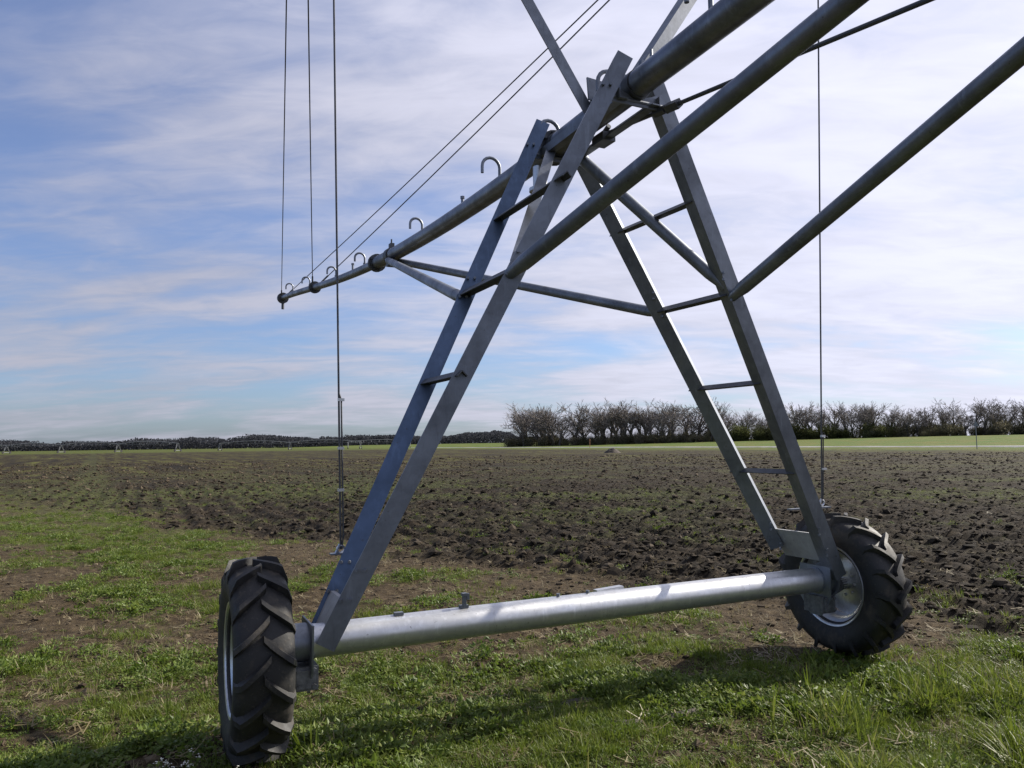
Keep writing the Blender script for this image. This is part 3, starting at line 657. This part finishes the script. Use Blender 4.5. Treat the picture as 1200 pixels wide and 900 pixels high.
def gz(x, y): return float(base_h(np.array([x]), np.array([y]))[0])
P0, P1 = Vector((-3, 385, 0)), Vector((225, 240, 0)); rn = random.Random(5)
NT = 118
for i in range(NT):
    t = (i+rn.uniform(-.35, .35))/(NT-1); t = min(max(t, 0), 1); p = P0.lerp(P1, t); dpth = rn.uniform(0, 16); p += Vector((.54, .84, 0))*dpth
    root = empty('bare_tree', (p.x, p.y, gz(p.x, p.y)), rn.uniform(0, 6.283)); kk = rn.randrange(7)
    h = (rn.uniform(14.5, 21) if t < .38 else rn.uniform(10, 17))*(p.y/330)**.7/12*(.72 if rn.random() < .18 else 1); root.scale = (h*rn.uniform(.85, 1.15), h*rn.uniform(.85, 1.15), h)
    link('trunk', protos[kk][0], root); link('crown', protos[kk][1], root)
    if i == 0: tag(root, 'leftmost bare tree at the end of the far tree line', 'tree', 'bare trees in the far tree line')
    else: tag(root, 'bare leafless tree in the dense far tree line across the road', 'tree', 'bare trees in the far tree line')
for i in range(295):
    t = rn.uniform(0, 1); tall = .40 < t < .64 and rn.random() < .6
    p = P0.lerp(P1, t)+Vector((.54, .84, 0))*(rn.uniform(-4, 2) if tall else rn.uniform(-2, 14)); o = link('shrub', bushes[4+rn.randrange(2) if tall else rn.randrange(4)])
    o.location = (p.x, p.y, gz(p.x, p.y)-.05); o.rotation_euler = (0, 0, rn.uniform(0, 6.283)); s = rn.uniform(.9, 1.8)*(1.45 if tall else 1.15); o.scale = (s*1.3, s*1.3, s*rn.uniform(.8, 1.25))
    if tall: tag(o, 'taller budding green brush in front of the middle of the far tree line', 'shrub', 'budding green brush before the far trees')
    else: tag(o, 'dull olive brush growing at the foot of the far tree line', 'shrub', 'brush under the far trees')

# distant woods on the left: reads as one mass
def far_woods():
    m_n = 120000; x = rng.uniform(-1500, 60, m_n); y = 1120+rng.uniform(0, 120, m_n)-.12*x*0
    prof = 10+8*fbm(x*.012, x*0+3, 5, 141, .6)+4*sstep(-700, -250, x)+2*sstep(-1500, -900, x)
    z = rng.uniform(0, 1, m_n)**.7*prof
    sz = rng.uniform(.5, 1.5, m_n); d1 = rng.normal(size=(m_n, 3)); d1 /= np.linalg.norm(d1, axis=1)[:, None]; d2 = np.cross(d1, rng.normal(size=(m_n, 3))); d2 /= np.linalg.norm(d2, axis=1)[:, None]
    c0 = np.stack([x, y, z], -1); a1 = d1*sz[:, None]*1.3; a2 = d2*sz[:, None]*.9
    P = np.stack([c0-a1, c0+a2, c0+a1, c0-a2], 1); F = np.arange(m_n*4).reshape(-1, 4)
    m = np_mesh('distant_woods', P.reshape(-1, 3), F, M['woods']); o = bpy.data.objects.new('distant_woods', m); C.objects.link(o)
    tag(o, 'low dark band of distant woods along the left horizon', 'woods', kind='stuff')
far_woods()

# ------------------------------------------------------------------ other irrigation machines far off, posts, earth heap
M['far_steel'] = simple('far_galvanised', (.24, .25, .265), .7, .1, 1, .1)
def far_machine(p0, p1, ntow, label):
    p0, p1 = Vector(p0), Vector(p1); d = (p1-p0); L_ = d.length; root = empty('distant_irrigation_machine', p0, math.atan2(d.y, d.x)); tag(root, label, 'irrigation machine', 'irrigation machines far across the field')
    sp_ = L_/(ntow-1); zt = 3.8
    for k in range(ntow-1):
        pts = [(sp_*(k+t), 0, zt+1.1*math.sin(math.pi*t)) for t in np.linspace(0, 1, 9)]; o = MB().tube(pts, .11, 6).build('span_pipe', M['far_steel'], root)
        low = [(sp_*(k+t), 0, zt+1.1*math.sin(math.pi*t)-1.3*math.sin(math.pi*t)**.5) for t in np.linspace(0, 1, 9)]
        t_ = MB().tube(low, .04, 4)
        for a, b in zip(pts[1:-1], low[1:-1]): t_.tube([a, (b[0], b[1]+.9, b[2])], .045, 4).tube([a, (b[0], b[1]-.9, b[2])], .045, 4)
        t_.build('truss', M['far_steel'], root)
    for k in range(ntow):
        x = sp_*k; t_ = MB()
        for s in (-1, 1): t_.tube([(x-.4, s*.15, zt), (x, s*1.8, .5)], .07, 4).tube([(x+.4, s*.15, zt), (x, s*1.8, .5)], .07, 4)
        t_.tube([(x, -2, .55), (x, 2, .55)], .09, 6); tw = t_.build('tower', M['far_steel'], root)
        for s in (-1, 1): MB().tube([(x-.15, s*2, .55), (x+.15, s*2, .55)], .55, 14).build('wheel', M['rubber'], tw)
far_machine((-272, 375, 0), (-150, 345, 0), 5, 'leftmost of the small distant irrigation machines at the field edge')
far_machine((-152, 400, 0), (-78, 395, 0), 3, 'middle one of the small distant irrigation machines before the woods')
far_machine((-92, 430, 0), (-58, 435, 0), 2, 'small distant irrigation span seen through the near guy wire and leg')

def signpost():
    x, y = 65, 108; z = gz(x, y); root = empty('road_sign', (x, y, z)); tag(root, 'tall thin road sign post with small triangular plate at the far right', 'road sign')
    MB().tube([(0, 0, -.2), (0, 0, 4.3)], .055, 10).build('post', M['galv'], root)
    MB().prism([(-.45, 0), (.45, 0), (.0, .78)], (0, -.075, 3.2), (0, -.058, 3.2), (1, 0, 0), (0, 0, 1)).build('sign_plate', M['galv'], root)
signpost()
x, y = 24.5, 245; o = MB().tube([(0, 0, -.2), (0, 0, 2.3)], [.09, .08], 8).tube([(0, 0, 2.3), (0, 0, 2.75)], [.14, .10], 8).build('marker_post', simple('orange_paint', (.42, .20, .10), .7)); o.location = (x, y, gz(x, y)); tag(o, 'small rusty orange marker post in front of the bare trees', 'post')
def heap():
    m_ = MB(); n = 22; seg = 36; V = []; F = []
    for i in range(n+1):
        t = i/n
        for k in range(seg):
            a = 2*math.pi*k/seg; r = 1.25*t; zz = .75*(1-t*t)**1.5; px, py = r*math.cos(a)*1.15, r*math.sin(a)
            zz += .16*float(fbm(np.array([px*1.8]), np.array([py*1.8]), 3, 161)[0])*(1-t)**.5-.05*t; V.append((px, py, zz))
    for i in range(n):
        for k in range(seg): F.append((i*seg+k, i*seg+(k+1) % seg, (i+1)*seg+(k+1) % seg, (i+1)*seg+k))
    m_.add(V, F); o = m_.build('earth_heap', simple('heap_soil', (.055, .045, .036), .95, 0, 3, .5, .05), None, 60); x, y = 15.2, 118; o.location = (x, y, gz(x, y)+.02); tag(o, 'small dark heap of earth at the far edge of the field', 'earth heap')
heap()
# scraps of wood and twigs in the grass
def ground_z(x, y): return float(height(np.array([x]), np.array([y]))[0])
for x, y, l, wd, a, lab in ((.38, 4.86, .20, .05, .25, 'weathered grey wood scrap in the weeds below the beam'), (.98, 4.62, .22, .06, .45, 'grey wood chunk half buried beside bare soil'), (.60, 4.50, .22, .06, .15, 'thin split wood piece nearest the foreground weeds')):
    rr = random.Random(int(l*100)); poly = [(-.5*wd, -.018), (.45*wd, -.022), (.5*wd, .010), (.1*wd, .024), (-.42*wd, .016)]
    m_ = MB(); n = 6; V = []; 
    for i in range(n+1):
        t = i/n-.5; k = (1-abs(2*t)**4*.5)
        V += [(t*l+rr.uniform(-.008, .008), px*k+rr.uniform(-.005, .005), pz*k+rr.uniform(-.004, .004)) for px, pz in poly]
    F = [(i*5+k, i*5+(k+1) % 5, i*5+5+(k+1) % 5, i*5+5+k) for i in range(n) for k in range(5)]+[(4, 3, 2, 1, 0), tuple(n*5+k for k in range(5))]
    o = m_.add(V, F).build('wood_scrap', M['wood'], None, 30); o.location = (x, y, ground_z(x, y)+.004); o.rotation_euler = (.1, -.05, a); tag(o, lab, 'wood scrap', 'wood scraps on the ground')
# flowering weeds by the left wheel
for x, y, h, lab in ((-1.46, 3.52, .20, 'white-flowered weed closest to the left wheel'), (-1.28, 3.47, .17, 'white-flowered weed at the lower edge beside the left wheel'), (-1.60, 3.60, .15, 'short white-flowered weed left of the left wheel')):
    rr = random.Random(int(h*1000)); root = empty('flowering_weed', (x, y, ground_z(x, y))); tag(root, lab, 'weed', 'white flowered weeds'); st = MB(); lf = MB(); fl = MB()
    for k in range(7):
        a = rr.uniform(0, 6.283); tip = Vector((math.cos(a)*.06*rr.random(), math.sin(a)*.06*rr.random(), h*rr.uniform(.7, 1.1))); st.tube([(0, 0, -.02), tuple(tip*.55), tuple(tip)], [.003, .0025, .0015], 5)
        for j in range(9):
            c = tip*rr.uniform(.1, .92); az = rr.uniform(0, 6.283); d = Vector((math.cos(az), math.sin(az), .6)).normalized()*rr.uniform(.025, .05); s_ = d.cross(Vector((0, 0, 1))).normalized()*.009; lf.add([c, c+d*.5+s_, c+d, c+d*.5-s_], [(0, 1, 2), (0, 2, 3)])
        for j in range(5):
            c = tip+Vector((rr.gauss(0, .007), rr.gauss(0, .007), rr.uniform(0, .015))); s_ = .0045; fl.add([c+Vector((-s_, 0, 0)), c+Vector((0, -s_, .002)), c+Vector((s_, 0, 0)), c+Vector((0, s_, .002))], [(0, 1, 2, 3)])
    st.build('stem', M['weed'], root); lf.build('leaves', M['weed'], root, None); fl.build('flower_head', M['flower'], root, None)

scene.render.engine = 'CYCLES'
